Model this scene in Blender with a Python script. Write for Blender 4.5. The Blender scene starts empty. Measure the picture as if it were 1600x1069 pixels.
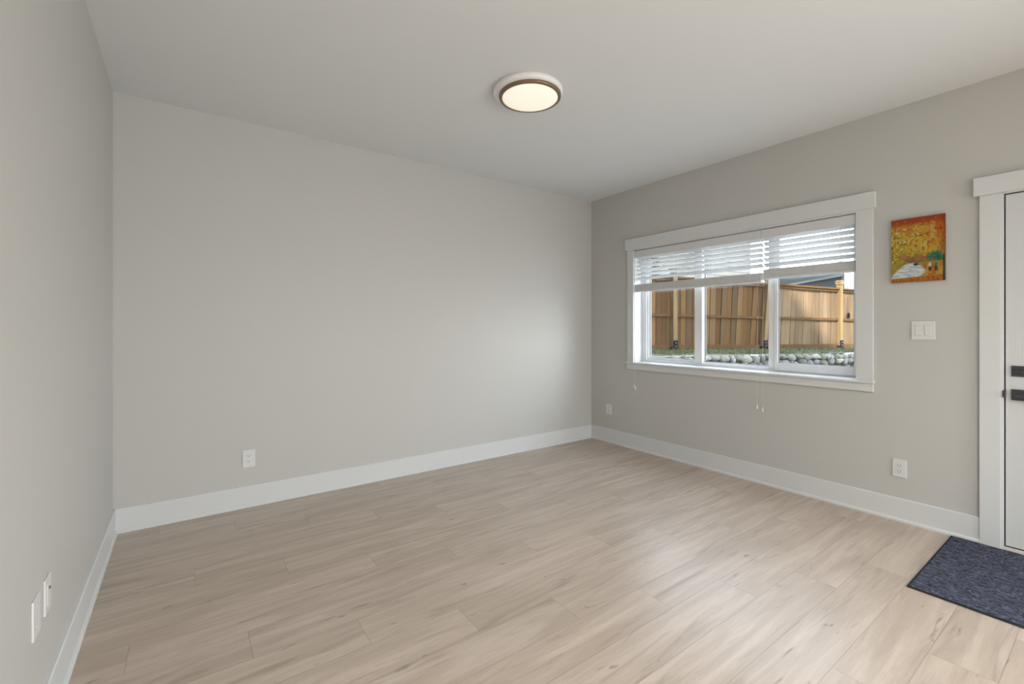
import bpy, bmesh, math, random
from mathutils import Vector, Matrix, noise
random.seed(7)
C = bpy.context.scene.collection
S = bpy.context.scene

# ---------------------------------------------------------------- camera
FPX, CX, HY, CAMH = 706.0, 800.0, 511.5, 1.27
YAW = math.atan(976/706)                       # angle between view axis and +X
cam_data = bpy.data.cameras.new('camera')
cam = bpy.data.objects.new('camera', cam_data); C.objects.link(cam)
cam.location = (0, 0, CAMH)
cam.rotation_euler = (math.pi/2, 0, YAW - math.pi/2)
cam_data.sensor_width = 36; cam_data.lens = 36*FPX/1600
cam_data.shift_y = -(534.5-HY)/1600
cam_data.clip_start = 0.05; cam_data.clip_end = 300
S.camera = cam
S.view_settings.view_transform = 'Standard'
S.view_settings.look = 'None'
S.view_settings.gamma = 1
S.view_settings.use_curve_mapping = False
S.view_settings.exposure = 0.0

# ---------------------------------------------------------------- sky, sun, fill lights
w = bpy.data.worlds.new('sky'); S.world = w; w.use_nodes = True
nt = w.node_tree; bg = nt.nodes['Background']
tc = nt.nodes.new('ShaderNodeTexCoord'); sep = nt.nodes.new('ShaderNodeSeparateXYZ')
cr = nt.nodes.new('ShaderNodeValToRGB')
nt.links.new(tc.outputs['Generated'], sep.inputs[0]); nt.links.new(sep.outputs['Z'], cr.inputs[0])
cr.color_ramp.elements[0].position = 0.0; cr.color_ramp.elements[0].color = (0.93, 0.96, 1.0, 1)
cr.color_ramp.elements[1].position = 0.6; cr.color_ramp.elements[1].color = (0.72, 0.84, 1.0, 1)
SKY = 8.5
# an unseen part of the sky is brightened to cast the back-wall glow
dt = nt.nodes.new('ShaderNodeVectorMath'); dt.operation = 'DOT_PRODUCT'
nrm = nt.nodes.new('ShaderNodeVectorMath'); nrm.operation = 'NORMALIZE'
nt.links.new(tc.outputs['Generated'], nrm.inputs[0]); nt.links.new(nrm.outputs[0], dt.inputs[0])
dt.inputs[1].default_value = Vector((.36, -.90, .26)).normalized()
mr = nt.nodes.new('ShaderNodeMapRange'); mr.interpolation_type = 'SMOOTHSTEP'
mr.inputs['From Min'].default_value = math.cos(math.radians(34)); mr.inputs['From Max'].default_value = math.cos(math.radians(12))
mr.inputs['To Min'].default_value = SKY; mr.inputs['To Max'].default_value = SKY*1.8
nt.links.new(dt.outputs['Value'], mr.inputs['Value'])
nt.links.new(cr.outputs[0], bg.inputs['Color']); nt.links.new(mr.outputs[0], bg.inputs['Strength'])

sl = bpy.data.lights.new('sun', 'SUN'); so = bpy.data.objects.new('sun', sl); C.objects.link(so)
sl.energy = 26.0; sl.angle = math.radians(2.0); sl.color = (1.0, 0.93, 0.83)
sd = Vector((-.62, -.50, .56)).normalized()
so.rotation_euler = sd.to_track_quat('Z', 'Y').to_euler(); so.location = (-6, -6, 12)

def area(name, loc, rot, sx, sy, e, col):
    l = bpy.data.lights.new(name, 'AREA'); l.shape = 'RECTANGLE'; l.size = sx; l.size_y = sy
    l.energy = e; l.color = col
    o = bpy.data.objects.new(name, l); C.objects.link(o); o.location = loc; o.rotation_euler = rot
    return o
# added fill lights behind the camera, with no fixtures of their own
FILL_R = area('fill_rear', (1.45, -4.35, 1.05), (math.radians(82), 0, 0), 3.2, 1.6, 40, (0.965, 0.99, 1.0))
FILL_S = area('fill_side', (3.00, -2.60, 1.05), (math.radians(70), 0, math.radians(64)), 1.8, 1.3, 130, (0.965, 0.99, 1.0))
def spot(name, loc, rot, e, size, ang):
    l = bpy.data.lights.new(name, 'SPOT'); l.energy = e; l.shadow_soft_size = size; l.spot_size = math.radians(ang); l.spot_blend = 1.0; l.color = (.975, .995, 1.0)
    o = bpy.data.objects.new(name, l); C.objects.link(o); o.location = loc; o.rotation_euler = rot; return o
spot('fill_up', (1.6, -1.3, 1.55), (math.pi, 0, 0), 0, .20, 165)  # added fill aimed at the ceiling, switched off
spot('fill_down', (1.10, -1.1, 2.62), (0, 0, 0), 250, .16, 170)  # added fill aimed at the floor, out of view

# ---------------------------------------------------------------- helpers
OUT = .175       # darkens outdoor colours to offset the overbright sky
def olin(c): return lin(c)*OUT
def orgb(r, g, b): return (olin(r), olin(g), olin(b), 1)
def lin(c):
    c = c/255.0
    return c/12.92 if c <= 0.04045 else ((c+0.055)/1.055)**2.4
def rgb(r, g, b): return (lin(r), lin(g), lin(b), 1)

def mat(name, col, rough=0.5, metal=0.0, spec=0.5, bump=None, var=None):
    """bump=(scale,strength); var=(scale, other colour)"""
    m = bpy.data.materials.new(name); m.use_nodes = True
    n = m.node_tree; p = n.nodes['Principled BSDF']
    p.inputs['Base Color'].default_value = col
    p.inputs['Roughness'].default_value = rough; p.inputs['Metallic'].default_value = metal
    p.inputs['Specular IOR Level'].default_value = spec
    t = n.nodes.new('ShaderNodeTexCoord')
    if var:
        ns = n.nodes.new('ShaderNodeTexNoise'); ns.inputs['Scale'].default_value = var[0]; ns.inputs['Detail'].default_value = 4
        n.links.new(t.outputs['Object'], ns.inputs['Vector'])
        mx = n.nodes.new('ShaderNodeMix'); mx.data_type = 'RGBA'
        mx.inputs['A'].default_value = col; mx.inputs['B'].default_value = var[1]
        n.links.new(ns.outputs['Fac'], mx.inputs['Factor']); n.links.new(mx.outputs['Result'], p.inputs['Base Color'])
    if bump:
        ns = n.nodes.new('ShaderNodeTexNoise'); ns.inputs['Scale'].default_value = bump[0]; ns.inputs['Detail'].default_value = 3
        n.links.new(t.outputs['Object'], ns.inputs['Vector'])
        b = n.nodes.new('ShaderNodeBump'); b.inputs['Strength'].default_value = bump[1]; b.inputs['Distance'].default_value = 0.002
        n.links.new(ns.outputs['Fac'], b.inputs['Height']); n.links.new(b.outputs['Normal'], p.inputs['Normal'])
    return m

def add_box(bm, x0, x1, y0, y1, z0, z1, bev=0.0, rot=None):
    r = bmesh.ops.create_cube(bm, size=1)
    vs = r['verts']
    for v in vs:
        v.co = Vector(((x0+x1)/2+v.co.x*(x1-x0), (y0+y1)/2+v.co.y*(y1-y0), (z0+z1)/2+v.co.z*(z1-z0)))
    if bev > 0:
        es = list({e for v in vs for e in v.link_edges})
        rr = bmesh.ops.bevel(bm, geom=es, offset=bev, segments=2, affect='EDGES', profile=0.5)
        vs = list({v for f in rr['faces'] for v in f.verts} | {v for v in vs if v.is_valid})
    if rot is not None:
        for v in vs: v.co = rot @ v.co
    return vs

def add_cyl(bm, p0, p1, r, r2=None, seg=16):
    p0 = Vector(p0); p1 = Vector(p1); d = p1-p0
    q = d.to_track_quat('Z', 'Y').to_matrix().to_4x4()
    M = Matrix.Translation((p0+p1)/2) @ q
    return bmesh.ops.create_cone(bm, cap_ends=True, segments=seg, radius1=r, radius2=r if r2 is None else r2, depth=d.length, matrix=M)['verts']

def add_lathe(bm, prof, center=(0, 0, 0), seg=64):
    rings = []
    for r, z in prof:
        if r < 1e-6: rings.append([bm.verts.new((center[0], center[1], center[2]+z))]); continue
        rings.append([bm.verts.new((center[0]+r*math.cos(2*math.pi*i/seg), center[1]+r*math.sin(2*math.pi*i/seg), center[2]+z)) for i in range(seg)])
    for a, b in zip(rings, rings[1:]):
        for i in range(seg):
            j = (i+1) % seg
            if len(a) == 1 and len(b) == 1: continue
            if len(a) == 1: bm.faces.new((a[0], b[i], b[j]))
            elif len(b) == 1: bm.faces.new((a[i], b[0], a[j]))
            else: bm.faces.new((a[i], b[i], b[j], a[j]))

def obj(name, bm, m, parent=None, smooth=False):
    bmesh.ops.recalc_face_normals(bm, faces=bm.faces)
    me = bpy.data.meshes.new(name); bm.to_mesh(me); bm.free()
    if smooth:
        for p in me.polygons: p.use_smooth = True
    for x in (m if isinstance(m, (list, tuple)) else [m]): me.materials.append(x)
    o = bpy.data.objects.new(name, me); C.objects.link(o)
    if parent is not None:
        o.parent = parent; o.matrix_parent_inverse = Matrix.Translation(parent.location).inverted()
    return o

def box_obj(name, dims, m, parent=None, bev=0.0):
    bm = bmesh.new(); add_box(bm, *dims, bev=bev); return obj(name, bm, m, parent)

def thing(name, label, cat, loc=(0, 0, 0), group=None):
    o = bpy.data.objects.new(name, None); C.objects.link(o); o.location = loc
    o.empty_display_size = 0.1
    o['label'] = label; o['category'] = cat
    if group: o['group'] = group
    return o
def tag(o, label, cat, group=None, kind=None):
    o['label'] = label; o['category'] = cat
    if group: o['group'] = group
    if kind: o['kind'] = kind
    return o
def struct(o, label, cat='structure'):
    o['kind'] = 'structure'; o['label'] = label; o['category'] = cat; return o
def grp_empty(name, loc=(0, 0, 0)):
    o = bpy.data.objects.new(name, None); C.objects.link(o); o.location = loc; o.empty_display_size = .1; return o

def color_attr(o, cols, name='Col'):
    """cols: one rgba per vertex"""
    a = o.data.color_attributes.new(name, 'FLOAT_COLOR', 'POINT')
    flat = [c for v in cols for c in v]
    a.data.foreach_set('color', flat)

def attr_mat(name, rough=0.8, bump=None, stretch=None, grain=0.0, attr='Col'):
    m = bpy.data.materials.new(name); m.use_nodes = True
    n = m.node_tree; p = n.nodes['Principled BSDF']; p.inputs['Roughness'].default_value = rough
    p.inputs['Specular IOR Level'].default_value = 0.05
    a = n.nodes.new('ShaderNodeAttribute'); a.attribute_name = attr
    t = n.nodes.new('ShaderNodeTexCoord'); mp = n.nodes.new('ShaderNodeMapping')
    mp.inputs['Scale'].default_value = stretch or (1, 1, 1)
    n.links.new(t.outputs['Object'], mp.inputs[0])
    ns = n.nodes.new('ShaderNodeTexNoise'); ns.inputs['Scale'].default_value = bump[0] if bump else 20; ns.inputs['Detail'].default_value = 5
    n.links.new(mp.outputs[0], ns.inputs['Vector'])
    if grain:
        mr = n.nodes.new('ShaderNodeMapRange'); mr.inputs['From Min'].default_value = .3; mr.inputs['From Max'].default_value = .7
        mr.inputs['To Min'].default_value = 1-grain; mr.inputs['To Max'].default_value = 1+grain*.6
        n.links.new(ns.outputs['Fac'], mr.inputs['Value'])
        vm = n.nodes.new('ShaderNodeVectorMath'); vm.operation = 'SCALE'
        n.links.new(a.outputs['Color'], vm.inputs[0]); n.links.new(mr.outputs[0], vm.inputs['Scale'])
        n.links.new(vm.outputs[0], p.inputs['Base Color'])
    else:
        n.links.new(a.outputs['Color'], p.inputs['Base Color'])
    if bump:
        b = n.nodes.new('ShaderNodeBump'); b.inputs['Strength'].default_value = bump[1]; b.inputs['Distance'].default_value = 0.01
        n.links.new(ns.outputs['Fac'], b.inputs['Height']); n.links.new(b.outputs['Normal'], p.inputs['Normal'])
    return m

# ---------------------------------------------------------------- materials
M_WALL = mat('greige_wall_paint', (0.545, 0.536, 0.508, 1), 0.55, spec=0.35, bump=(260, 0.04))
M_CEIL = mat('ceiling_paint', (0.74, 0.755, 0.755, 1), 0.9, spec=0.1, bump=(180, 0.05))
M_TRIM = mat('white_trim_paint', (0.665, 0.675, 0.67, 1), 0.38, spec=0.4)
M_VINYL = mat('white_vinyl', (0.80, 0.81, 0.82, 1), 0.35)
M_GASK = mat('black_gasket', (0.03, 0.032, 0.036, 1), 0.6)
M_BLIND = mat('white_blind_slats', (0.66, 0.67, 0.67, 1), 0.45)
M_CORD = mat('white_cord', (0.82, 0.82, 0.80, 1), 0.7)
M_PLATE = mat('white_plate_plastic', (0.70, 0.70, 0.69, 1), 0.35)
M_SLOT = mat('socket_slot_shadow', (0.10, 0.10, 0.10, 1), 0.7)
M_BLACK = mat('matte_black_hardware', (0.060, 0.060, 0.065, 1), 0.42, metal=0.3)
M_DOOR = mat('door_white_paint', (0.62, 0.63, 0.625, 1), 0.45)
M_BRONZE = mat('bronze_ring_metal', (0.235, 0.155, 0.100, 1), 0.4, metal=0.35)
M_PAN = mat('lamp_pan_white', (0.86, 0.84, 0.82, 1), 0.4)
M_CONC = mat('concrete_paving', (0.30, 0.29, 0.28, 1), 0.9, var=(6, (0.28, 0.275, 0.26, 1)))
M_SIDING = mat('house_siding_white', (0.075, 0.075, 0.070, 1), 0.8)
M_EXT = mat('exterior_siding_grey', (0.5, 0.5, 0.5, 1), 0.8)

# door wood-grain moulding (fine vertical ribs)
n = M_DOOR.node_tree; p = n.nodes['Principled BSDF']
t = n.nodes.new('ShaderNodeTexCoord'); mp = n.nodes.new('ShaderNodeMapping'); mp.inputs['Scale'].default_value = (1, 160, 3)
ns = n.nodes.new('ShaderNodeTexNoise'); ns.inputs['Scale'].default_value = 1; b = n.nodes.new('ShaderNodeBump')
b.inputs['Strength'].default_value = .35; b.inputs['Distance'].default_value = .002
n.links.new(t.outputs['Object'], mp.inputs[0]); n.links.new(mp.outputs[0], ns.inputs['Vector'])
n.links.new(ns.outputs['Fac'], b.inputs['Height']); n.links.new(b.outputs[0], p.inputs['Normal'])

# lamp diffuser
M_LAMP = bpy.data.materials.new('lit_opal_diffuser'); M_LAMP.use_nodes = True
n = M_LAMP.node_tree; p = n.nodes['Principled BSDF']
p.inputs['Base Color'].default_value = (0.9, 0.86, 0.78, 1); p.inputs['Roughness'].default_value = .3
p.inputs['Emission Color'].default_value = (1.0, 0.86, 0.69, 1); p.inputs['Emission Strength'].default_value = 0.56

# clear window glass: transparent + fresnel mirror
M_GLASS = bpy.data.materials.new('window_glass'); M_GLASS.use_nodes = True
n = M_GLASS.node_tree; n.nodes.clear()
out = n.nodes.new('ShaderNodeOutputMaterial'); mx = n.nodes.new('ShaderNodeMixShader')
tr = n.nodes.new('ShaderNodeBsdfTransparent'); tr.inputs[0].default_value = (0.95, 0.965, 0.96, 1)
gl = n.nodes.new('ShaderNodeBsdfGlossy'); gl.inputs['Roughness'].default_value = 0.01
fr = n.nodes.new('ShaderNodeLayerWeight'); fr.inputs['Blend'].default_value = .5
pw = n.nodes.new('ShaderNodeMath'); pw.operation = 'POWER'; pw.inputs[1].default_value = 5.0
ml = n.nodes.new('ShaderNodeMath'); ml.operation = 'MULTIPLY_ADD'; ml.inputs[1].default_value = .95; ml.inputs[2].default_value = .04
n.links.new(fr.outputs['Facing'], pw.inputs[0]); n.links.new(pw.outputs[0], ml.inputs[0])
n.links.new(ml.outputs[0], mx.inputs[0]); n.links.new(tr.outputs[0], mx.inputs[1]); n.links.new(gl.outputs[0], mx.inputs[2])
n.links.new(mx.outputs[0], out.inputs[0])

# laminate planks running along X
def floor_material():
    m = bpy.data.materials.new('oak_laminate_planks'); m.use_nodes = True
    n = m.node_tree; N = n.nodes.new; L = n.links.new; p = n.nodes['Principled BSDF']
    def math_(op, a, b=None, c=None):
        q = N('ShaderNodeMath'); q.operation = op
        for i, v in enumerate((a, b, c)):
            if v is None: continue
            if isinstance(v, (int, float)): q.inputs[i].default_value = v
            else: L(v, q.inputs[i])
        return q.outputs[0]
    def vec(x, y, z=0.0):
        q = N('ShaderNodeCombineXYZ')
        for i, v in enumerate((x, y, z)):
            if isinstance(v, (int, float)): q.inputs[i].default_value = v
            else: L(v, q.inputs[i])
        return q.outputs[0]
    def noise_(v, s=1.0, d=3.0, r=0.55, dist=0.0):
        q = N('ShaderNodeTexNoise'); q.inputs['Scale'].default_value = s; q.inputs['Detail'].default_value = d
        q.inputs['Roughness'].default_value = r; q.inputs['Distortion'].default_value = dist; L(v, q.inputs['Vector']); return q.outputs['Fac']
    def ramp(v, a, b, lo=0.0, hi=1.0):
        q = N('ShaderNodeMapRange'); q.interpolation_type = 'SMOOTHSTEP'
        q.inputs['From Min'].default_value = a; q.inputs['From Max'].default_value = b
        q.inputs['To Min'].default_value = lo; q.inputs['To Max'].default_value = hi; L(v, q.inputs['Value']); return q.outputs[0]
    def mix(f, a, b):
        q = N('ShaderNodeMix'); q.data_type = 'RGBA'
        if isinstance(f, (int, float)): q.inputs['Factor'].default_value = f
        else: L(f, q.inputs['Factor'])
        for k, v in (('A', a), ('B', b)):
            if isinstance(v, tuple): q.inputs[k].default_value = v
            else: L(v, q.inputs[k])
        return q.outputs['Result']
    g = N('ShaderNodeNewGeometry'); s = N('ShaderNodeSeparateXYZ'); L(g.outputs['Position'], s.inputs[0])
    X, Y = s.outputs['X'], s.outputs['Y']
    W = 0.1885
    ry = math_('DIVIDE', math_('SUBTRACT', Y, 0.855), W)
    row = math_('FLOOR', ry); fy = math_('FRACT', ry)
    # joint position in row k: 2.57 - 0.393*k, plank length 1.40
    rx = math_('DIVIDE', math_('ADD', math_('SUBTRACT', X, 2.57), math_('MULTIPLY', row, 0.393)), 1.40)
    col = math_('FLOOR', rx); fx = math_('FRACT', rx)
    wn = N('ShaderNodeTexWhiteNoise'); wn.noise_dimensions = '2D'; L(vec(row, col), wn.inputs['Vector'])
    rnd = wn.outputs['Value']
    # grain coordinates with an offset per plank
    ox = math_('ADD', X, math_('MULTIPLY', rnd, 37.0)); oy = math_('ADD', Y, math_('MULTIPLY', rnd, 11.0))
    broad = noise_(vec(math_('MULTIPLY', ox, 1.0), math_('MULTIPLY', oy, 9.0)), 1.0, 4, .55, .9)
    streak = noise_(vec(math_('MULTIPLY', ox, 2.6), math_('MULTIPLY', oy, 30.0)), 1.0, 4, .6, .8)
    fine = noise_(vec(math_('MULTIPLY', ox, 9.0), math_('MULTIPLY', oy, 230.0)), 1.0, 3, .6)
    kn = noise_(vec(math_('MULTIPLY', ox, 3.6), math_('MULTIPLY', oy, 21.0)), 1.0, 2, .5, 1.6)
    knot = ramp(kn, .66, .78)
    smear = ramp(noise_(vec(math_('MULTIPLY', ox, 1.6), math_('MULTIPLY', oy, 15.0), 4.0), 1.0, 3, .5, 1.2), .54, .76)
    base = mix(ramp(broad, .36, .64), (0.465, 0.378, 0.304, 1), (0.575, 0.478, 0.396, 1))
    base = mix(ramp(streak, .35, .68, 0, .38), base, (0.395, 0.316, 0.249, 1))
    base = mix(math_('MULTIPLY', smear, .50), base, (0.285, 0.220, 0.170, 1))
    base = mix(ramp(fine, .45, .75, 0, .20), base, (0.30, 0.245, 0.195, 1))
    base = mix(math_('MULTIPLY', knot, .60), base, (0.15, 0.112, 0.085, 1))
    tone = N('ShaderNodeVectorMath'); tone.operation = 'SCALE'; L(base, tone.inputs[0])
    L(ramp(rnd, 0, 1, .975, 1.025), tone.inputs['Scale'])
    # seams
    dy = math_('MULTIPLY', math_('MINIMUM', fy, math_('SUBTRACT', 1.0, fy)), W)
    dx = math_('MULTIPLY', math_('MINIMUM', fx, math_('SUBTRACT', 1.0, fx)), 1.40)
    d = math_('MINIMUM', dx, dy)
    seam = ramp(d, 0.0007, 0.0022, 1.0, 0.0)
    basec = mix(math_('MULTIPLY', seam, .36), tone.outputs[0], (0.13, 0.10, 0.08, 1))
    L(basec, p.inputs['Base Color'])
    L(math_('ADD', math_('MULTIPLY', fine, .10), 0.30), p.inputs['Roughness'])
    p.inputs['Specular IOR Level'].default_value = 0.5
    hgt = math_('SUBTRACT', math_('MULTIPLY', fine, .12), ramp(d, 0.0005, 0.0035, 1.0, 0.0))
    b = N('ShaderNodeBump'); b.inputs['Strength'].default_value = .22; b.inputs['Distance'].default_value = .0012
    L(hgt, b.inputs['Height']); L(b.outputs[0], p.inputs['Normal'])
    return m
M_FLOOR = floor_material()

# ---------------------------------------------------------------- room shell
XL, XR, YB, YR, H = -0.36, 3.80, 3.69, -4.50, 2.72
T = 0.20
struct(box_obj('floor', (XL-T, XR+T, YR-T, YB+T, -0.12, 0.0), M_FLOOR), 'pale oak laminate plank floor', 'floor')
struct(box_obj('ceiling', (XL-T, XR+T, YR-T, YB+T, H, H+.15), M_CEIL), 'smooth pale grey ceiling', 'ceiling')
struct(box_obj('wall_back', (XL-T, XR+T, YB, YB+T, 0, H), M_WALL), 'plain greige wall left of the far corner', 'wall')
struct(box_obj('wall_left', (XL-T, XL, YR, YB, 0, H), M_WALL), 'greige wall along the left edge', 'wall')
# window wall with window and door openings
WY0, WY1, WZ0, WZ1 = 1.147, 3.073, 0.905, 2.070
DY0, DY1, DZ1 = -0.490, 0.452, 2.040
def holed_wall(name, x0, x1, ys, zs, holes, m):
    bm = bmesh.new()
    for i in range(len(ys)-1):
        for j in range(len(zs)-1):
            cy, cz = (ys[i]+ys[i+1])/2, (zs[j]+zs[j+1])/2
            if any(a < cy < b and c < cz < d for a, b, c, d in holes): continue
            add_box(bm, x0, x1, ys[i], ys[i+1], zs[j], zs[j+1])
    bmesh.ops.remove_doubles(bm, verts=bm.verts, dist=1e-5)
    # drop the internal faces shared by neighbouring cells
    seen = {}
    for f in bm.faces: seen.setdefault(tuple(sorted(v.index for v in f.verts)), []).append(f)
    bm.verts.index_update()
    seen = {}
    for f in bm.faces: seen.setdefault(tuple(sorted(v.index for v in f.verts)), []).append(f)
    dead = [f for fs in seen.values() if len(fs) > 1 for f in fs]
    bmesh.ops.delete(bm, geom=dead, context='FACES')
    return obj(name, bm, m)
struct(holed_wall('wall_right', XR, XR+T, [YR, DY0, DY1, WY0, WY1, YB], [0, WZ0, DZ1, WZ1, H],
       [(DY0, DY1, 0, DZ1), (WY0, WY1, WZ0, WZ1)], M_WALL), 'greige wall holding the window and the door', 'wall')
struct(box_obj('wall_rear', (XL-T, XR+T, YR-T, YR, 0, H), M_WALL), 'greige wall behind the viewer', 'wall')

# baseboards: flat board, eased top, small shoe strip at the floor
def baseboard(name, axis, a, b, face, sgn, label):
    """board against plane `face`; sgn: direction into the room"""
    bm = bmesh.new()
    prof = [(0, 0), (0.024, 0), (0.024, 0.012), (0.020, 0.019), (0.014, 0.022), (0.014, 0.146), (0.010, 0.150), (0, 0.150)]
    ends = []
    for e in (a, b):
        vs = []
        for d, z in prof:
            c = face + sgn*d
            vs.append(bm.verts.new((e, c, z) if axis == 'x' else (c, e, z)))
        ends.append(vs)
    k = len(prof)
    for i in range(k): bm.faces.new((ends[0][i], ends[0][(i+1) % k], ends[1][(i+1) % k], ends[1][i]))
    bm.faces.new(ends[0]); bm.faces.new(list(reversed(ends[1])))
    return struct(obj(name, bm, M_TRIM), label, 'baseboard')
baseboard('baseboard_back', 'x', XL, XR, YB, -1, 'white baseboard along the back wall')
baseboard('baseboard_left', 'y', YR, YB, XL, 1, 'white baseboard along the left wall')
baseboard('baseboard_right', 'y', DY1+.09, YB, XR, -1, 'white baseboard under the window')
baseboard('baseboard_right', 'y', YR, DY0-.09, XR, -1, 'white baseboard beyond the door')

# ---------------------------------------------------------------- window
win = struct(grp_empty('window_1', (XR, (WY0+WY1)/2, WZ0)), 'three-pane white window in the right wall', 'window')
bm = bmesh.new()   # side casings, header and bead
add_box(bm, XR-.018, XR, WY0-.098, WY0, WZ0-.002, WZ1, .0015)
add_box(bm, XR-.018, XR, WY1, WY1+.079, WZ0-.002, WZ1, .0015)
obj('side_casing', bm, M_TRIM, win)
bm = bmesh.new()
add_box(bm, XR-.030, XR, WY0-.112, WY1+.101, WZ1+.012, 2.192, .002)
add_box(bm, XR-.018, XR, WY0-.098, WY1+.079, WZ1-.001, WZ1+.014)
obj('head_casing', bm, M_TRIM, win)
bm = bmesh.new()
add_box(bm, XR-.034, XR, WY0-.106, WY1+.098, WZ0-.018, WZ0, .004)
add_box(bm, XR-.001, 3.925, WY0+.001, WY1-.001, WZ0-.010, WZ0+.003)
obj('window_sill', bm, M_TRIM, win)
bm = bmesh.new(); add_box(bm, XR-.018, XR, WY0-.098, WY1+.088, WZ0-.074, WZ0-.018, .0015)
obj('apron', bm, M_TRIM, win)
bm = bmesh.new()   # jamb liners of the recess
jx0, jx1 = XR-.001, 3.925
add_box(bm, jx0, jx1, WY1-.004, WY1, WZ0, WZ1); add_box(bm, jx0, jx1, WY0, WY0+.004, WZ0, WZ1)
add_box(bm, jx0, jx1, WY0, WY1, WZ1-.004, WZ1)
obj('jamb', bm, M_TRIM, win)
FX0, FX1 = 3.92, 3.99
bm = bmesh.new()   # vinyl frame with its two mullions
add_box(bm, FX0, FX1, WY1-.060, WY1, WZ0, WZ1, .003)
add_box(bm, FX0, FX1, WY0, WY0+.035, WZ0, WZ1, .003)
add_box(bm, FX0, FX1, WY0+.03, WY1-.05, WZ1-.045, WZ1, .003)
add_box(bm, FX0, FX1, WY0+.03, WY1-.05, WZ0, WZ0+.030, .003)
add_box(bm, FX0, FX1, 2.384, 2.462, WZ0+.02, WZ1-.04, .003)
add_box(bm, FX0, FX1, 1.738, 1.790, WZ0+.02, WZ1-.04, .003)
obj('window_frame', bm, M_VINYL, win)
def sash(y0, y1, z0, z1, wl, wr, wb, wt, x0, x1):
    bm = bmesh.new()
    add_box(bm, x0, x1, y0, y0+wr, z0, z1, .002); add_box(bm, x0, x1, y1-wl, y1, z0, z1, .002)
    add_box(bm, x0, x1, y0+wr, y1-wl, z0, z0+wb, .002); add_box(bm, x0, x1, y0+wr, y1-wl, z1-wt, z1, .002)
    s = obj('sash', bm, M_VINYL, win)
    bm = bmesh.new(); g = .004
    a0, a1, c0, c1 = y0+wr-.001, y1-wl+.001, z0+wb-.001, z1-wt+.001
    xm = (x0+x1)/2
    for d in ((a0, a0+g, c0, c1), (a1-g, a1, c0, c1), (a0, a1, c0, c0+g), (a0, a1, c1-g, c1)):
        add_box(bm, xm-.010, xm+.010, *d)
    obj('gasket', bm, M_GASK, s)
    box_obj('glass_pane', (xm-.003, xm+.003, a0, a1, c0, c1), M_GLASS, s)
# left light, fixed centre light, right sliding sash standing a little forward
sash(2.462, WY1-.060, WZ0+.030, WZ1-.045, .018, .006, .022, .02, 3.935, 3.975)
sash(1.790, 2.384, WZ0+.030, WZ1-.045, .006, .002, .012, .02, 3.945, 3.980)
sash(WY0+.020, 1.740, WZ0+.012, WZ1-.035, .026, .030, .065, .03, 3.912, 3.945)

# ---------------------------------------------------------------- blinds
def blind(y0, y1, label, cords, zb):
    r = thing('window_blind', label, 'blind', (3.835, (y0+y1)/2, 2.066))
    bm = bmesh.new(); add_box(bm, 3.792, 3.800, y0-.0015, y1+.0015, 1.992, 2.060); add_box(bm, 3.80, 3.812, y0, y0+.004, 1.995, 2.058); add_box(bm, 3.80, 3.812, y1-.004, y1, 1.995, 2.058)
    obj('valance', bm, M_BLIND, r)
    box_obj('head_rail', (3.812, 3.862, y0+.003, y1-.003, 2.018, 2.060), M_BLIND, r)
    bm = bmesh.new()
    tilt = math.radians(30)
    for k in range(6):
        z = 1.990-.0430*k
        R = Matrix.Translation((3.837, 0, z)) @ Matrix.Rotation(tilt, 4, 'Y')
        nseg = 4; pts = []
        for i in range(nseg+1):
            u = -1+2*i/nseg; pts.append((u*.025, .0018*(1-u*u)))
        top = []; 
        for yy in (y0+.002, y1-.002):
            up = [bm.verts.new(R @ Vector((a, yy, c+.0014))) for a, c in pts]
            dn = [bm.verts.new(R @ Vector((a, yy, c-.0014))) for a, c in pts]
            top.append((up, dn))
        (u0, d0), (u1, d1) = top
        for i in range(nseg):
            bm.faces.new((u0[i], u0[i+1], u1[i+1], u1[i])); bm.faces.new((d0[i], d1[i], d1[i+1], d0[i+1]))
            bm.faces.new((u0[i], d0[i], d0[i+1], u0[i+1])); bm.faces.new((u1[i], u1[i+1], d1[i+1], d1[i]))
        bm.faces.new((u0[0], u1[0], d1[0], d0[0])); bm.faces.new((u0[-1], d0[-1], d1[-1], u1[-1]))
    for k in range(16):      # gathered slats resting on the bottom rail
        z = zb+.0215+.0037*k; j = random.uniform(-.0006, .0006)
        add_box(bm, 3.811+j, 3.861+j, y0+.006, y1-.006, z-.0016, z+.0016)
    obj('slats', bm, M_BLIND, r)
    bm = bmesh.new(); add_box(bm, 3.810, 3.862, y0+.005, y1-.005, zb, zb+.019, .003); obj('bottom_rail', bm, M_BLIND, r)
    n = 4 if y1-y0 > 1 else 2
    for i in range(n):
        y = y0+.10+(y1-y0-.20)*i/(n-1)
        for x in (3.8095, 3.8645):
            bm = bmesh.new(); add_cyl(bm, (x, y, zb+.005), (x, y, 2.03), .0008, seg=6)
            obj('ladder_cord', bm, M_CORD, r)
    for y, zend in cords:
        bm = bmesh.new()
        pts = [(3.806, y, 1.995), (3.790, y, 1.95), (3.762, y, 1.0), (3.760, y, .91), (3.764, y, zend+.03)]
        for a, b in zip(pts, pts[1:]): add_cyl(bm, a, b, .0004, seg=6)
        c = obj('pull_cord', bm, M_CORD, r)
        bm = bmesh.new()
        add_lathe(bm, [(0, .036), (.003, .036), (.0035, .026), (.0065, .008), (.007, .001), (.0045, 0), (0, 0)], (3.764, y, zend-.004), 14)
        obj('tassel', bm, M_CORD, c, True)
    return r
blind(1.792, WY1-.006, 'wide white venetian blind on the left, raised over the two left panes', [(3.045, .648), (3.030, .628), (1.806, .612)], 1.637)
blind(WY0+.006, 1.786, 'narrow white venetian blind raised over the rightmost pane', [(1.763, .596)], 1.661)

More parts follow.
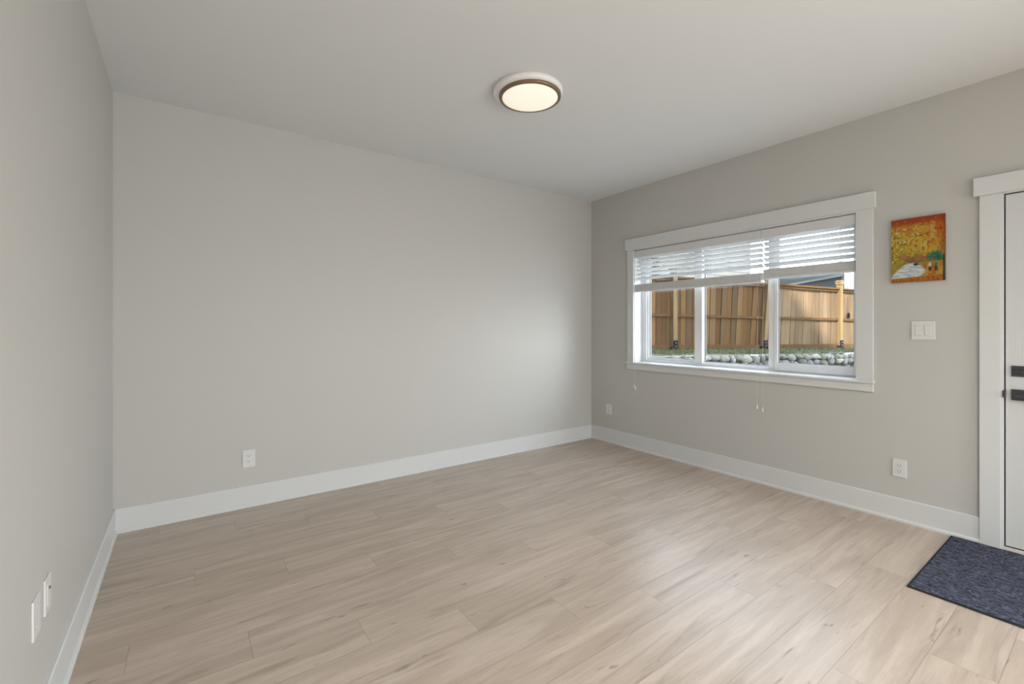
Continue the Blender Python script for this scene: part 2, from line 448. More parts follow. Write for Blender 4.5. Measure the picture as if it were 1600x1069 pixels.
# ---------------------------------------------------------------- door
door = struct(grp_empty('door_1', (XR, (DY0+DY1)/2, 0)), 'white panelled door with black square hardware at the right edge', 'door')
SY0, SY1, SZ0, SZ1 = DY0+.012, 0.4395, 0.022, 2.028
SX = XR+.004   # room-side face of the slab
bm = bmesh.new()
add_box(bm, SX, SX+.044, SY0, SY1, SZ0, SZ1, .002)
obj('door_slab', bm, M_DOOR, door)
bm = bmesh.new()      # raised panel mouldings
pw = ((SY0+.13, (SY0+SY1)/2-.06), ((SY0+SY1)/2+.06, SY1-.13))
for y0, y1 in pw:
    for z0, z1 in ((.22, .86), (1.10, 1.86)):
        for d in ((y0, y1, z0, z0+.02), (y0, y1, z1-.02, z1), (y0, y0+.02, z0+.018, z1-.018), (y1-.02, y1, z0+.018, z1-.018)):
            add_box(bm, SX-.004, SX+.002, *d, bev=.0018)
        add_box(bm, SX-.0025, SX+.002, y0+.05, y1-.05, z0+.05, z1-.05, .002)
obj('panel_moulding', bm, M_DOOR, door)
bm = bmesh.new()      # dark weatherstrip seen in the gap
add_box(bm, XR+.012, XR+.05, SY1+.0005, DY1-.0005-.006, .0, 2.034); add_box(bm, XR+.012, XR+.05, SY0, DY1-.006, 2.0285, 2.0345); 
obj('weatherstrip', bm, M_GASK, door)
bm = bmesh.new()
add_box(bm, XR-.012, XR+.19, DY1-.0065, DY1+.004, 0, 2.040, .001); add_box(bm, XR-.012, XR+.19, DY0-.004, DY0+.0065, 0, 2.040, .001)
add_box(bm, XR-.012, XR+.19, DY0, DY1, 2.0345, 2.045, .001)
obj('door_jamb', bm, M_TRIM, door)
bm = bmesh.new(); add_box(bm, XR-.012, XR+.20, DY0+.008, DY1-.007, 0, .014, .002); 
obj('threshold', bm, mat('threshold_metal', (0.62, 0.60, 0.56, 1), .5), door)
box_obj('sweep', (XR+.010, XR+.04, SY0, SY1, .0145, .0215), M_GASK, door)
# lockset
def rosette(name, y, z, s, lever):
    bm = bmesh.new(); add_box(bm, SX-.009, SX, y-s/2, y+s/2, z-s/2, z+s/2, .0015)
    ro = obj(name, bm, M_BLACK, door)
    if lever:
        bm = bmesh.new(); add_cyl(bm, (SX-.009, y, z), (SX-.050, y, z), .010, seg=20)
        add_box(bm, SX-.058, SX-.044, y-.110, y+.012, z-.010, z+.006, .004)
        obj('lever', bm, M_BLACK, ro)
    else:
        bm = bmesh.new(); add_cyl(bm, (SX-.008, y, z), (SX-.017, y, z), .014, seg=24)
        add_box(bm, SX-.030, SX-.016, y-.019, y+.019, z-.0045, z+.0045, .002)
        obj('thumb_turn', bm, M_BLACK, ro)
rosette('deadbolt', .417-.031, 1.022, .060, False)
rosette('door_handle', .419-.033, .888, .062, True)
bm = bmesh.new(); add_box(bm, XR-.014, XR+.02, SY1-.002, DY1-.004, .868, .912, .002)
add_cyl(bm, (XR-.014, DY1-.006, .871), (XR-.014, DY1-.006, .909), .004, seg=10)
obj('strike_plate', bm, M_BLACK, door)
# casing round the door
tr = struct(grp_empty('trim_1', (XR, 0, 0)), 'wide flat white casing around the door', 'trim')
bm = bmesh.new(); add_box(bm, XR-.020, XR, DY1+.004, .542, 0, 2.040, .0015); obj('side_casing', bm, M_TRIM, tr)
bm = bmesh.new(); add_box(bm, XR-.020, XR, DY0-.09, DY0-.004, 0, 2.040, .0015); obj('side_casing', bm, M_TRIM, tr)
bm = bmesh.new(); add_box(bm, XR-.032, XR, DY0-.114, .566, 2.040, 2.147, .002); obj('head_casing', bm, M_TRIM, tr)

# ---------------------------------------------------------------- ceiling lamp
def ceiling_lamp(x, y, label):
    x2, y2 = x+.010, y-.007     # ring sits a touch off the pan's centre
    r = thing('ceiling_light', label, 'ceiling light', (x, y, H))
    bm = bmesh.new(); add_lathe(bm, [(0, 0), (.208, 0), (.212, -.004), (.212, -.022), (.206, -.030), (.17, -.034), (0, -.034)], (x, y, H))
    obj('base_pan', bm, M_PAN, r, True)
    bm = bmesh.new(); add_lathe(bm, [(.172, -.028), (.188, -.028), (.190, -.038), (.188, -.047), (.178, -.050), (.170, -.049), (.168, -.043), (.168, -.030), (.172, -.028)], (x2, y2, H))
    obj('ring', bm, M_BRONZE, r, True)
    bm = bmesh.new(); pr = [(.169, -.040)]+[(.171*math.cos(a), -.046-.016*math.sin(a)) for a in [i*math.pi/2/12 for i in range(13)]]
    pr[-1] = (0, -.062)
    add_lathe(bm, pr, (x2, y2, H)); obj('diffuser', bm, M_LAMP, r, True)
    return r
ceiling_lamp(1.701, 2.185, 'round flush ceiling light with bronze ring and glowing cream diffuser')

# ---------------------------------------------------------------- wall plates
def wall_frame(wall):
    """maps (u right seen from room, n out of wall, z) to world"""
    if wall == 'back': return lambda u, n, z: (u, YB-n, z)
    if wall == 'right': return lambda u, n, z: (XR-n, u, z)
    return lambda u, n, z: (XL+n, u, z)
def wbox(bm, fr, u0, u1, n0, n1, z0, z1, bev=0.0):
    a = fr(u0, n0, z0); b = fr(u1, n1, z1)
    add_box(bm, min(a[0], b[0]), max(a[0], b[0]), min(a[1], b[1]), max(a[1], b[1]), z0, z1, bev)
def outlet(wall, u, z, label, wdt=.073, hgt=.117):
    fr = wall_frame(wall)
    r = thing('wall_outlet', label, 'outlet', fr(u, 0, z), 'duplex wall outlets')
    bm = bmesh.new(); wbox(bm, fr, u-wdt/2, u+wdt/2, 0, .006, z-hgt/2, z+hgt/2, .002); obj('cover_plate', bm, M_PLATE, r)
    for s in (1, -1):
        zc = z+s*.0195
        bm = bmesh.new(); wbox(bm, fr, u-.0165, u+.0165, .0055, .0075, zc-.014, zc+.014, .001)
        so_ = obj('socket', bm, M_PLATE, r)
        bm = bmesh.new()
        wbox(bm, fr, u-.0085, u-.0060, .0072, .0078, zc-.001, zc+.008); wbox(bm, fr, u+.0060, u+.0085, .0072, .0078, zc-.001, zc+.008)
        a = Vector(fr(u, .0070, zc-.0065)); b = Vector(fr(u, .0078, zc-.0065)); add_cyl(bm, a, b, .0028, seg=10)
        obj('slot', bm, M_SLOT, so_)
    bm = bmesh.new(); a = Vector(fr(u, .005, z)); b = Vector(fr(u, .0075, z)); add_cyl(bm, a, b, .003, seg=12); obj('screw', bm, M_PLATE, r)
    return r
outlet('back', .366, .340, 'white duplex outlet low on the back wall', .078, .122)
outlet('right', .912, .345, 'white duplex outlet low on the window wall near the door', .073, .117)
outlet('right', 3.420, .365, 'small white outlet low on the window wall next to the far corner', .078, .112)
cb = thing('cable_plate', 'white cable jack plate low on the left wall, farther of the two plates', 'cable plate', (XL, 2.04, .418))
fl_ = wall_frame('left')
bm = bmesh.new(); wbox(bm, fl_, 2.0025, 2.0775, 0, .006, .362, .474, .002); obj('cover_plate', bm, M_PLATE, cb)
bm = bmesh.new(); wbox(bm, fl_, 2.024, 2.056, .0055, .0075, .385, .451, .001); obj('insert', bm, M_PLATE, cb)
bm = bmesh.new(); add_cyl(bm, fl_(2.04, .007, .438), fl_(2.04, .011, .438), .0045, seg=14); obj('jack', bm, mat('jack_metal', (.2, .2, .19, 1), .4, metal=.8), cb)
bp = thing('blank_plate', 'plain white blank cover plate on the left wall, nearer of the two plates', 'cover plate', (XL, 1.905, .42))
fr_ = wall_frame('left')
bm = bmesh.new(); wbox(bm, fr_, 1.865, 1.945, 0, .006, .358, .474, .002); obj('cover_plate', bm, M_PLATE, bp)
for zz in (.385, .447):
    bm = bmesh.new(); add_cyl(bm, fr_(1.905, .005, zz), fr_(1.905, .0068, zz), .003, seg=12)
    obj('screw', bm, M_PLATE, bp)
sw = thing('light_switch', 'white double rocker light switch below the canvas picture', 'light switch', (XR, .795, 1.25))
fr_ = wall_frame('right')
bm = bmesh.new(); wbox(bm, fr_, .738, .852, 0, .006, 1.191, 1.309, .002); obj('cover_plate', bm, M_PLATE, sw)
for u in (.772, .818):
    bm = bmesh.new(); wbox(bm, fr_, u-.0175, u+.0175, .0055, .0066, 1.250-.034, 1.250+.034); fr0 = obj('rocker_frame', bm, mat('plate_gap_grey', (.62, .62, .61, 1), .5), sw)
    bm = bmesh.new(); wbox(bm, fr_, u-.0155, u+.0155, .0055, .0082, 1.250-.032, 1.250+.032, .0015); obj('rocker', bm, M_PLATE, sw)

# ---------------------------------------------------------------- canvas picture
def srgbmix(a, b, f): return tuple(a[i]+(b[i]-a[i])*f for i in range(3))
def fbm(x, y, s=0.0): return noise.fractal(Vector((x, y, s)), .8, 2.1, 5)
def clamp(x, a=0., b=1.): return max(a, min(b, x))
def paint(u, v):
    """u 0 left..1 right, v 0 bottom..1 top; an autumn park lane"""
    n1 = fbm(u*7, v*9, 1); n2 = fbm(u*22, v*26, 5); n3 = fbm(u*3, v*3, 9)
    # foliage
    c = srgbmix((214, 172, 46), (205, 98, 32), clamp(.15+(u-.35)*.8+n3*.7+(v-.75)*1.6))
    c = srgbmix(c, (226, 200, 96), clamp(n1*1.2-.05)); c = srgbmix(c, (150, 84, 60), clamp(n2*1.6-.25))
    c = srgbmix(c, (168, 158, 44), clamp((.42-u)*1.3+(.62-v)*1.6+n1*.5))
    c = srgbmix(c, (120, 62, 22), clamp(-n2*1.1-.12))
    c = srgbmix(c, (236, 222, 170), clamp((n2-.22)*2.0)*clamp(1.3-u))
    # red sky band
    f = clamp((v-.87+n2*.06)/.06); c = srgbmix(c, (172, 72, 40), f)
    f = .6*clamp((u-.90+n1*.12)/.09)*clamp((v-.3)/.1); c = srgbmix(c, (150, 62, 30), f)
    # branches
    for (a, b, cc, d, wdt) in ((1.0, .86, .30, .60, .010), (.95, .80, .50, .88, .007), (.60, .77, .36, .83, .006), (.75, .74, .20, .82, .006)):
        dx, dy = cc-a, d-b; t_ = clamp(((u-a)*dx+(v-b)*dy)/(dx*dx+dy*dy))
        dd = math.hypot(u-(a+dx*t_), v-(b+dy*t_)+.022*math.sin(t_*7)+.008*n2)
        c = srgbmix(c, (118, 56, 28), .6*clamp(1-(dd-wdt*.35)/.006)*clamp(.7+n2*2))
    # far hedge band
    f = clamp((.41+n1*.12+n2*.05-v)/.03)
    h = srgbmix(srgbmix((158, 92, 78), (112, 104, 60), clamp(.5+n2*2.2)), (196, 132, 84), clamp(n1*1.5)); c = srgbmix(c, h, f*clamp((u-.15+n1*.2)/.14)*.9)
    # teal bush
    f = clamp((1-((u-.83)/.15)**2-((v-.37)/.095)**2+n2*1.3)*1.6); c = srgbmix(c, srgbmix((24, 96, 74), (52, 128, 90), clamp(.5+n2*1.5)), f)
    # lawn left, lane
    f = clamp((.305+n2*.02-v)/.012); lawn = srgbmix((150, 142, 62), (196, 158, 70), clamp(.5+n1)); c = srgbmix(c, lawn, f)
    q_ = clamp((v-.05)/.25); le = .34*q_**1.7-.02+.02*n1; re = .46+.20*math.sin(math.pi*min(1, q_*1.15))*(1-.2*q_)+.05*q_+.02*n1
    f = clamp((u-le)/.03)*clamp((re-u)/.03)*clamp((.30-v)/.02)*clamp((v-.055-.03*u)/.015)
    lane = srgbmix((176, 190, 204), (232, 232, 226), clamp(.5+fbm(u*6, v*34, 3)*1.3)); c = srgbmix(c, lane, f)
    # orange grass at right and bottom
    f = clamp((u-re)/.03)*clamp((.27-v)/.02); c = srgbmix(c, srgbmix((186, 106, 40), (204, 170, 76), clamp(.5+n1*1.3)), f)
    f = clamp((.05+.05*u+n2*.015-v)/.012); c = srgbmix(c, srgbmix((172, 86, 34), (196, 128, 56), clamp(.5+n2)), f)
    # blue parked car on the lane
    f = clamp((1-((u-.475)/.05)**2-((v-.268)/.024)**2)*3); c = srgbmix(c, (46, 74, 116), f)
    # two walkers
    for (pu, top) in ((.735, (224, 206, 180)), (.845, (90, 120, 104))):
        f = clamp((1-((u-pu)/.028)**2-((v-.245)/.042)**2)*3); c = srgbmix(c, top, f)
        for k in (-.012, .014):
            f = clamp((1-((u-pu-k)/.012)**2-((v-.185)/.045)**2)*3); c = srgbmix(c, (38, 34, 38), f)
    f = clamp((u-.955)/.02)*clamp((.42-v)/.05); c = srgbmix(c, (40, 66, 44), f*.8)
    # pale canvas dots high in the red band
    for k, du in enumerate((.27, .62, .84, .12)):
        f = clamp(1-math.hypot((u-du)*.65, v-(.952-.012*(k % 2)))/.012); c = srgbmix(c, (226, 170, 140), f)
    g_ = (c[0]+c[1]+c[2])/3
    return tuple(.90*(x_*.88+g_*.12) for x_ in c)
cp = thing('canvas_picture', 'small unframed canvas of an orange and yellow autumn lane above the switch', 'picture', (XR, .82, 1.56))
CY0, CY1, CZ0, CZ1, CT = .690, .950, 1.562, 1.972, .020
NU, NV = 150, 220
bm = bmesh.new(); grid = []; cols = []
for j in range(NV+1):
    rowv = []
    for i in range(NU+1):
        u, v = i/NU, j/NV
        e = min(u, 1-u)*.26; e2 = min(v, 1-v)*.41
        rowv.append(bm.verts.new((XR-CT-.0006*fbm(u*60, v*90, 2), CY1-(CY1-CY0)*u, CZ0+(CZ1-CZ0)*v)))
        c = paint(u, v); cols.append((lin(c[0]), lin(c[1]), lin(c[2]), 1))
    grid.append(rowv)
for j in range(NV):
    for i in range(NU): bm.faces.new((grid[j][i], grid[j][i+1], grid[j+1][i+1], grid[j+1][i]))
o = obj('painted_front', bm, attr_mat('canvas_paint', .55), cp, True); color_attr(o, cols)
bm = bmesh.new(); add_box(bm, XR-CT+.0008, XR, CY0, CY1, CZ0, CZ1)
obj('canvas_edge', bm, mat('canvas_side_paint', rgb(112, 44, 26), .7, var=(30, rgb(66, 50, 34))), cp)

# ---------------------------------------------------------------- door mat
MX0, MX1, MY0, MY1 = 2.862, 3.768, .055, .658
bm = bmesh.new(); NX, NY = 300, 160
grid = []; cols = []
for i in range(NX+1):
    rw = []
    for j in range(NY+1):
        u, v = i/NX, j/NY; x = MX0+(MX1-MX0)*u; y = MY0+(MY1-MY0)*v
        rib = .5+.5*math.sin(u*200*math.pi*.5)
        kn = noise.noise(Vector((x*120, y*26, 0)))
        e = min(u*(MX1-MX0), (1-u)*(MX1-MX0), v*(MY1-MY0), (1-v)*(MY1-MY0))
        z = .0060+.0022*rib+.0018*kn - (.004 if e < .003 else 0)
        wob = .0015*math.sin(x*90)
        yy = y+(wob if j in (0, NY) else 0)
        rw.append(bm.verts.new((x, yy, z)))
        a = clamp(.50+.40*noise.noise(Vector((x*70, y*28, 7)))+.60*noise.noise(Vector((x*210, y*95, 3))))
        c = srgbmix((36, 37, 46), (108, 112, 130), a)
        if noise.noise(Vector((x*150, y*60, 33))) > .45: c = srgbmix(c, (132, 136, 152), .6)
        if e < .007: c = (44, 42, 44)
        cols.append((lin(c[0]), lin(c[1]), lin(c[2]), 1))
    grid.append(rw)
for i in range(NX):
    for j in range(NY): bm.faces.new((grid[i][j], grid[i+1][j], grid[i+1][j+1], grid[i][j+1]))
dm = thing('door_mat', 'dark navy grey woven mat on the floor in front of the door', 'mat', ((MX0+MX1)/2, (MY0+MY1)/2, 0))
o = obj('woven_pile', bm, attr_mat('woven_navy_yarn', .95), dm, True); color_attr(o, cols)
bm = bmesh.new(); add_box(bm, MX0-.003, MX1+.003, MY0-.003, MY1+.003, .0005, .0055, .0015)
obj('edge_binding', bm, mat('mat_dark_binding', rgb(46, 44, 48), .95, bump=(300, .6)), dm)

# ---------------------------------------------------------------- the yard
# paving just outside, raised lawn behind a stone wall, timber fence
struct(box_obj('trim_2', (XR+T, 30, -14, 24, -.30, -.02), M_CONC), 'concrete paving outside the window', 'paving')
bpy.data.objects['trim_2'].name = 'floor_outside'
FD = Vector((.979, -.205, 0)).normalized(); FN = Vector((-FD.y, FD.x, 0))   # FN points away from the house
if FN.y < 0: FN = -FN
P0 = Vector((7.137, 4.901, .86))
def fp(s, n, z): return P0+FD*s+FN*n+Vector((0, 0, z-.86))   # along fence, behind fence, height
def ground(s): return .865-.0115*s
WD = Vector((.967, -.255, 0)).normalized(); WN = Vector((-WD.y, WD.x, 0)); WP = Vector((5.977, 3.704, 0))
if WN.y < 0: WN = -WN
def wp(s, n, z): p_ = WP+WD*s+WN*n; return Vector((p_.x, p_.y, z))

def hexa(bm, pts):
    v = [bm.verts.new(p_) for p_ in pts]
    for f in ((0, 1, 2, 3), (7, 6, 5, 4), (0, 4, 5, 1), (1, 5, 6, 2), (2, 6, 7, 3), (3, 7, 4, 0)): bm.faces.new([v[i] for i in f])
    return v
def prism_fence(bm, s0, s1, n0, n1, z0, z1, lean0=0, lean1=0, dz=0, dt=None):
    """upright box in fence coordinates; lean shifts its top along the fence"""
    if dt is None: dt = dz
    return hexa(bm, [fp(s0, n0, z0), fp(s1, n0, z0+dz), fp(s1, n1, z0+dz), fp(s0, n1, z0),
                     fp(s0+lean0, n0, z1), fp(s1+lean1, n0, z1+dt), fp(s1+lean1, n1, z1+dt), fp(s0+lean0, n1, z1)])

# lawn: ground from wall to fence and on behind it
bm = bmesh.new(); rows = []
for i in range(61):
    s = -9+i*.45; r_ = []
    for j in range(13):
        a = wp(s+1.2, .01, ground(s)-.01); b = fp(s, 3.0, ground(s))
        p_ = a.lerp(b, j/12); p_.z += .018*noise.noise(p_*1.7)
        r_.append(bm.verts.new(p_))
    rows.append(r_)
for a, b in zip(rows, rows[1:]):
    for j in range(12): bm.faces.new((a[j], a[j+1], b[j+1], b[j]))
tf = obj('lawn_soil', bm, mat('lawn_soil', orgb(126, 138, 92), .95, var=(5, orgb(112, 106, 82))), None, True)
struct(tf, 'raised ground between stone wall and fence', 'ground')
# grass blades: uncountable
bm = bmesh.new(); gcols = []
for k in range(11000):
    s = random.uniform(-1.6, 6.5); q = random.random()
    a = wp(s+1.2, .02, 0); b = fp(s, -.09, 0); p_ = a.lerp(b, q); g0 = ground(s)-.012
    hh = random.uniform(.015, .045)*(1.3 if q > .86 or random.random() < .1 else 1); an = random.uniform(0, 6.28); wv = .006
    d = Vector((math.cos(an), math.sin(an), 0)); ln = Vector((random.uniform(-.02, .02), random.uniform(-.02, .02), hh))
    base = Vector((p_.x, p_.y, g0))
    vs = [bm.verts.new(base-d*wv), bm.verts.new(base+d*wv), bm.verts.new(base+ln)]
    bm.faces.new(vs)
    c = random.choice(((150, 168, 104), (168, 178, 122), (190, 190, 148), (130, 150, 90), (204, 198, 160)))
    for _ in vs: gcols.append((olin(c[0]), olin(c[1]), olin(c[2]), 1))
me = bpy.data.meshes.new('grass'); bm.to_mesh(me); bm.free(); me.materials.append(attr_mat('grass_blade', .7))
gr = bpy.data.objects.new('grass', me); C.objects.link(gr); color_attr(gr, gcols)
tag(gr, 'short patchy green grass between the fence and the stone wall', 'grass', kind='stuff')

# stone retaining wall: backing plus many rounded field stones, one thing
sw_ = thing('stone_retaining_wall', 'low retaining wall of rounded pale stones below the grass strip', 'stone wall', wp(2, 0, -.02))
bm = bmesh.new()
hexa(bm, [wp(-4, 0, -.02), wp(9, 0, -.02), wp(9, .25, -.02), wp(-4, .25, -.02),
          wp(-4, 0, ground(-5)-.05), wp(9, 0, ground(8)-.05), wp(9, .25, ground(8)-.05), wp(-4, .25, ground(-5)-.05)])
obj('mortar', bm, mat('dark_mortar', orgb(104, 100, 88), .95, var=(14, orgb(66, 70, 52)), bump=(20, .8)), sw_)
bm = bmesh.new(); scol = []
pal = ((206, 202, 188), (194, 188, 170), (216, 214, 206), (176, 182, 190), (200, 194, 168), (190, 188, 180), (222, 216, 200))
z = .0; rowh = .0
while z < .84:
    rh = random.uniform(.11, .17)
    s = -3.9+random.uniform(0, .1)
    while s < 8.9:
        wd = random.choice((random.uniform(.08, .13), random.uniform(.14, .24))); hh = rh*random.uniform(.62, 1.2)
        zc = z+rh/2+random.uniform(-.018, .018)
        top = ground(s)-.002
        if zc+hh/2 > top: zc = top-hh/2
        n0 = len(bm.verts)
        ico = bmesh.ops.create_icosphere(bm, subdivisions=2, radius=1)['verts']
        sd_ = random.uniform(0, 99); rot = random.uniform(-.35, .35); c = random.choice(pal); f_ = random.uniform(.95, 1.20)
        for v in ico:
            d = 1+.42*noise.noise(v.co*1.3+Vector((sd_, 0, 0)))+.12*noise.noise(v.co*3.1+Vector((0, sd_, 0)))
            l = v.co*d; a = (l.x*math.cos(rot)-l.z*math.sin(rot)); b = (l.x*math.sin(rot)+l.z*math.cos(rot))
            v.co = wp(s+wd/2+a*wd*.5, -.012+l.y*.055, zc+b*hh*.5)
            scol.append((olin(c[0]*f_), olin(c[1]*f_), olin(c[2]*f_), 1))
        s += wd*random.uniform(.93, 1.05)
    z += rh*.97
me = bpy.data.meshes.new('stones'); bm.to_mesh(me); bm.free()
for p_ in me.polygons: p_.use_smooth = True
me.materials.append(attr_mat('field_stone', .85, bump=(30, .9), grain=.28))
st = bpy.data.objects.new('stones', me); C.objects.link(st); color_attr(st, scol)
st.parent = sw_; st.matrix_parent_inverse = Matrix.Translation(sw_.location).inverted()

M_IRON = mat('black_iron_outdoors', orgb(52, 52, 56), .9, spec=.02)
M_GALV = mat('galvanised_bolt', orgb(215, 215, 210), .9, spec=.05)
# timber fence
fence = thing('timber_fence', 'cedar board fence with capped posts beyond the window', 'fence', fp(2.4, 0, .84))
def wood(name, c, c2):
    m = mat(name, c, .9, spec=.03); n = m.node_tree; p = n.nodes['Principled BSDF']
    t = n.nodes.new('ShaderNodeTexCoord'); mp = n.nodes.new('ShaderNodeMapping'); mp.inputs['Scale'].default_value = (22, 22, 1.3)
    ns = n.nodes.new('ShaderNodeTexNoise'); ns.inputs['Scale'].default_value = 1.0; ns.inputs['Detail'].default_value = 4; ns.inputs['Distortion'].default_value = .6
    mx = n.nodes.new('ShaderNodeMix'); mx.data_type = 'RGBA'; mx.inputs['A'].default_value = c; mx.inputs['B'].default_value = c2
    mr = n.nodes.new('ShaderNodeMapRange'); mr.inputs['From Min'].default_value = .4; mr.inputs['From Max'].default_value = .7
    n.links.new(t.outputs['Object'], mp.inputs[0]); n.links.new(mp.outputs[0], ns.inputs['Vector'])
    n.links.new(ns.outputs['Fac'], mr.inputs[0]); n.links.new(mr.outputs[0], mx.inputs['Factor']); n.links.new(mx.outputs['Result'], p.inputs['Base Color'])
    return m
M_POST = wood('cedar_post', orgb(224, 190, 142), orgb(196, 156, 106))
M_RAIL = wood('cedar_rail', orgb(164, 124, 82), orgb(138, 100, 62))
M_BOARD = attr_mat('cedar_boards', .85, bump=(2.0, .2), stretch=(14, 14, .9), grain=.22)
posts = [(-4.8, 0, 2.22, 0), (-2.4, 0, 2.24, 0), (0.0, 0, 2.31, 0), (2.355, .14, 2.26, 0), (4.841, 0, 2.28, 0), (7.25, 0, 2.26, 0), (9.65, 0, 2.2, 0)]
bpal = ((190, 142, 88), (176, 128, 78), (200, 156, 102), (166, 122, 78), (184, 146, 98), (196, 148, 90), (172, 136, 96))
def board_panel(sa, sb, leana, leanb, zt, pale):
    bm = bmesh.new(); cols = []
    s = sa+.05
    while s < sb-.05:
        wd = random.uniform(.125, .15); e = min(s+wd-.004, sb-.04)
        f = (s-sa)/(sb-sa); ln = leana+(leanb-leana)*f
        off = random.uniform(0, .012)
        zt_ = zt+random.uniform(-.004, .004)
        n0 = len(bm.verts)
        vs = prism_fence(bm, s, e, .03+off, .05+off, ground(s)+.035, zt_, ln, ln)
        c = random.choice(bpal); 
        if pale: c = srgbmix(c, (208, 184, 156), .6)  # sunlit paleness of the right bays mixed into the board colour
        f_ = random.uniform(.84, 1.10)
        cols += [(olin(c[0]*f_), olin(c[1]*f_), olin(c[2]*f_), 1)]*8
        s += wd+random.choice((0.0, .003, .006))
    # thin battens behind the gaps keep the joints dark
    bmesh.ops.recalc_face_normals(bm, faces=bm.faces)
    me = bpy.data.meshes.new('board_panel'); bm.to_mesh(me); bm.free(); me.materials.append(M_BOARD)
    o = bpy.data.objects.new('board_panel', me); C.objects.link(o); color_attr(o, cols)
    o.parent = fence; o.matrix_parent_inverse = Matrix.Translation(fence.location).inverted()
    # second row of boards behind, seen only through the joints
    bm = bmesh.new(); prism_fence(bm, sa, sb, .068, .080, ground(sa)+.05, zt-.02, leana, leanb)
    obj('backing_boards', bm, M_RAIL, o)
for (a, b) in zip(posts, posts[1:]):
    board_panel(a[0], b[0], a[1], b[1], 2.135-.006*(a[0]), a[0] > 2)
    dzr = -.0085*(b[0]-a[0])
    z1 = 1.490-.0085*a[0]; zt = 2.165-.0085*a[0]; zb = ground(a[0])+.0
    bm = bmesh.new(); prism_fence(bm, a[0]+.045+.5*a[1], b[0]-.045+.5*b[1], -.012, .030, z1-.030, z1+.022, 0, 0, dzr); obj('middle_rail', bm, M_RAIL, fence)
    bm = bmesh.new(); prism_fence(bm, a[0]+.045+a[1], b[0]-.045+b[1], -.012, .030, zt-.060, zt-.014, 0, 0, dzr)
    prism_fence(bm, a[0]+.045+a[1], b[0]-.045+b[1], -.045, .10, zt-.012, zt+.025, 0, 0, dzr); obj('top_rail', bm, M_RAIL, fence)
    bm = bmesh.new(); prism_fence(bm, a[0]+.045, b[0]-.045, -.010, .030, zb-.005, zb+.085, 0, 0, -.0115*(b[0]-a[0])); obj('kick_board', bm, M_RAIL, fence)
for s, ln, zt, _ in posts:
    bm = bmesh.new(); prism_fence(bm, s-.045, s+.045, -.055, .035, ground(s)+.05, zt, ln, ln)
    po = obj('post', bm, M_POST, fence)
    bm = bmesh.new(); prism_fence(bm, s-.066+ln, s+.066+ln, -.076, .056, zt, zt+.022); prism_fence(bm, s-.05+ln, s+.05+ln, -.06, .04, zt+.022, zt+.04); prism_fence(bm, s-.058+ln, s+.058+ln, -.068, .048, zt-.05, zt)
    obj('post_cap', bm, M_POST, po)
    bm = bmesh.new(); g = ground(s)
    prism_fence(bm, s-.052, s+.052, -.062, -.055, g, g+.17); prism_fence(bm, s-.052, s+.052, .035, .042, g, g+.17)
    prism_fence(bm, s-.10, s+.052, -.075, .045, g-.01, g+.05)
    br = obj('post_bracket', bm, M_IRON, po)
    for zz in (.06, .125):
        bm = bmesh.new(); add_cyl(bm, fp(s, -.060, g+zz), fp(s, -.074, g+zz), .012, seg=8)
        obj('bolt', bm, M_GALV, po)
# gate latch fitting hanging on the right bay
la = thing('hanging_latch', 'small dark latch hanging by a rod on the right fence bay', 'latch', fp(5.14, -.02, 1.50))
bm = bmesh.new(); add_cyl(bm, fp(5.14, -.016, 1.58), fp(5.14, -.016, 1.96), .006, seg=8); obj('rod', bm, M_RAIL, la)
bm = bmesh.new(); prism_fence(bm, 5.115, 5.165, -.045, -.013, 1.475, 1.57); prism_fence(bm, 5.125, 5.155, -.04, -.015, 1.57, 1.60); obj('latch_body', bm, M_IRON, la)

# ---------------------------------------------------------------- neighbours beyond the fence
def cray(px, d):
    """ground point at image column px and depth d from the camera (for laying out far buildings)"""
    a = (px-CX)/FPX; Fv = Vector((math.cos(YAW), math.sin(YAW), 0)); Rv = Vector((math.sin(YAW), -math.cos(YAW), 0))
    return Fv*d+Rv*(a*d)
# pale two-storey house
A = cray(1026, 15.5); B = cray(1172, 18.0)
ux = (B-A).normalized(); un = Vector((-ux.y, ux.x, 0)); un = un if un.dot(A) > 0 else -un
nb = thing('neighbour_house', 'off-white sided house rising behind the left part of the fence', 'house', A.lerp(B, .5))
def hbox(bm, s0, s1, n0, n1, z0, z1):
    hexa(bm, [A+ux*s0+un*n0+Vector((0, 0, z0)), A+ux*s1+un*n0+Vector((0, 0, z0)), A+ux*s1+un*n1+Vector((0, 0, z0)), A+ux*s0+un*n1+Vector((0, 0, z0)),
              A+ux*s0+un*n0+Vector((0, 0, z1)), A+ux*s1+un*n0+Vector((0, 0, z1)), A+ux*s1+un*n1+Vector((0, 0, z1)), A+ux*s0+un*n1+Vector((0, 0, z1))])
Lh = (B-A).length
bm = bmesh.new(); hbox(bm, 0, Lh, 0, 5, 0, 5.6)
k = 0
while k*.18 < 5.5:
    hbox(bm, -.01, Lh+.01, -.02, 0, k*.18, k*.18+.165); k += 1
obj('wall', bm, M_SIDING, nb)
bm = bmesh.new(); hbox(bm, -.4, Lh+.4, -.4, 5.4, 5.6, 5.85)
v0 = [A+ux*-.4+un*-.4, A+ux*(Lh+.4)+un*-.4, A+ux*(Lh+.4)+un*5.4, A+ux*-.4+un*5.4, A+ux*.3+un*2.5, A+ux*(Lh-.3)+un*2.5]
zz = [5.85]*4+[7.4]*2; vs = [bm.verts.new(p_+Vector((0, 0, q))) for p_, q in zip(v0, zz)]
for f in ((0, 1, 5, 4), (2, 3, 4, 5), (1, 2, 5), (3, 0, 4)): bm.faces.new([vs[i] for i in f])
obj('roof', bm, mat('grey_shingle', orgb(96, 98, 102), .9), nb)
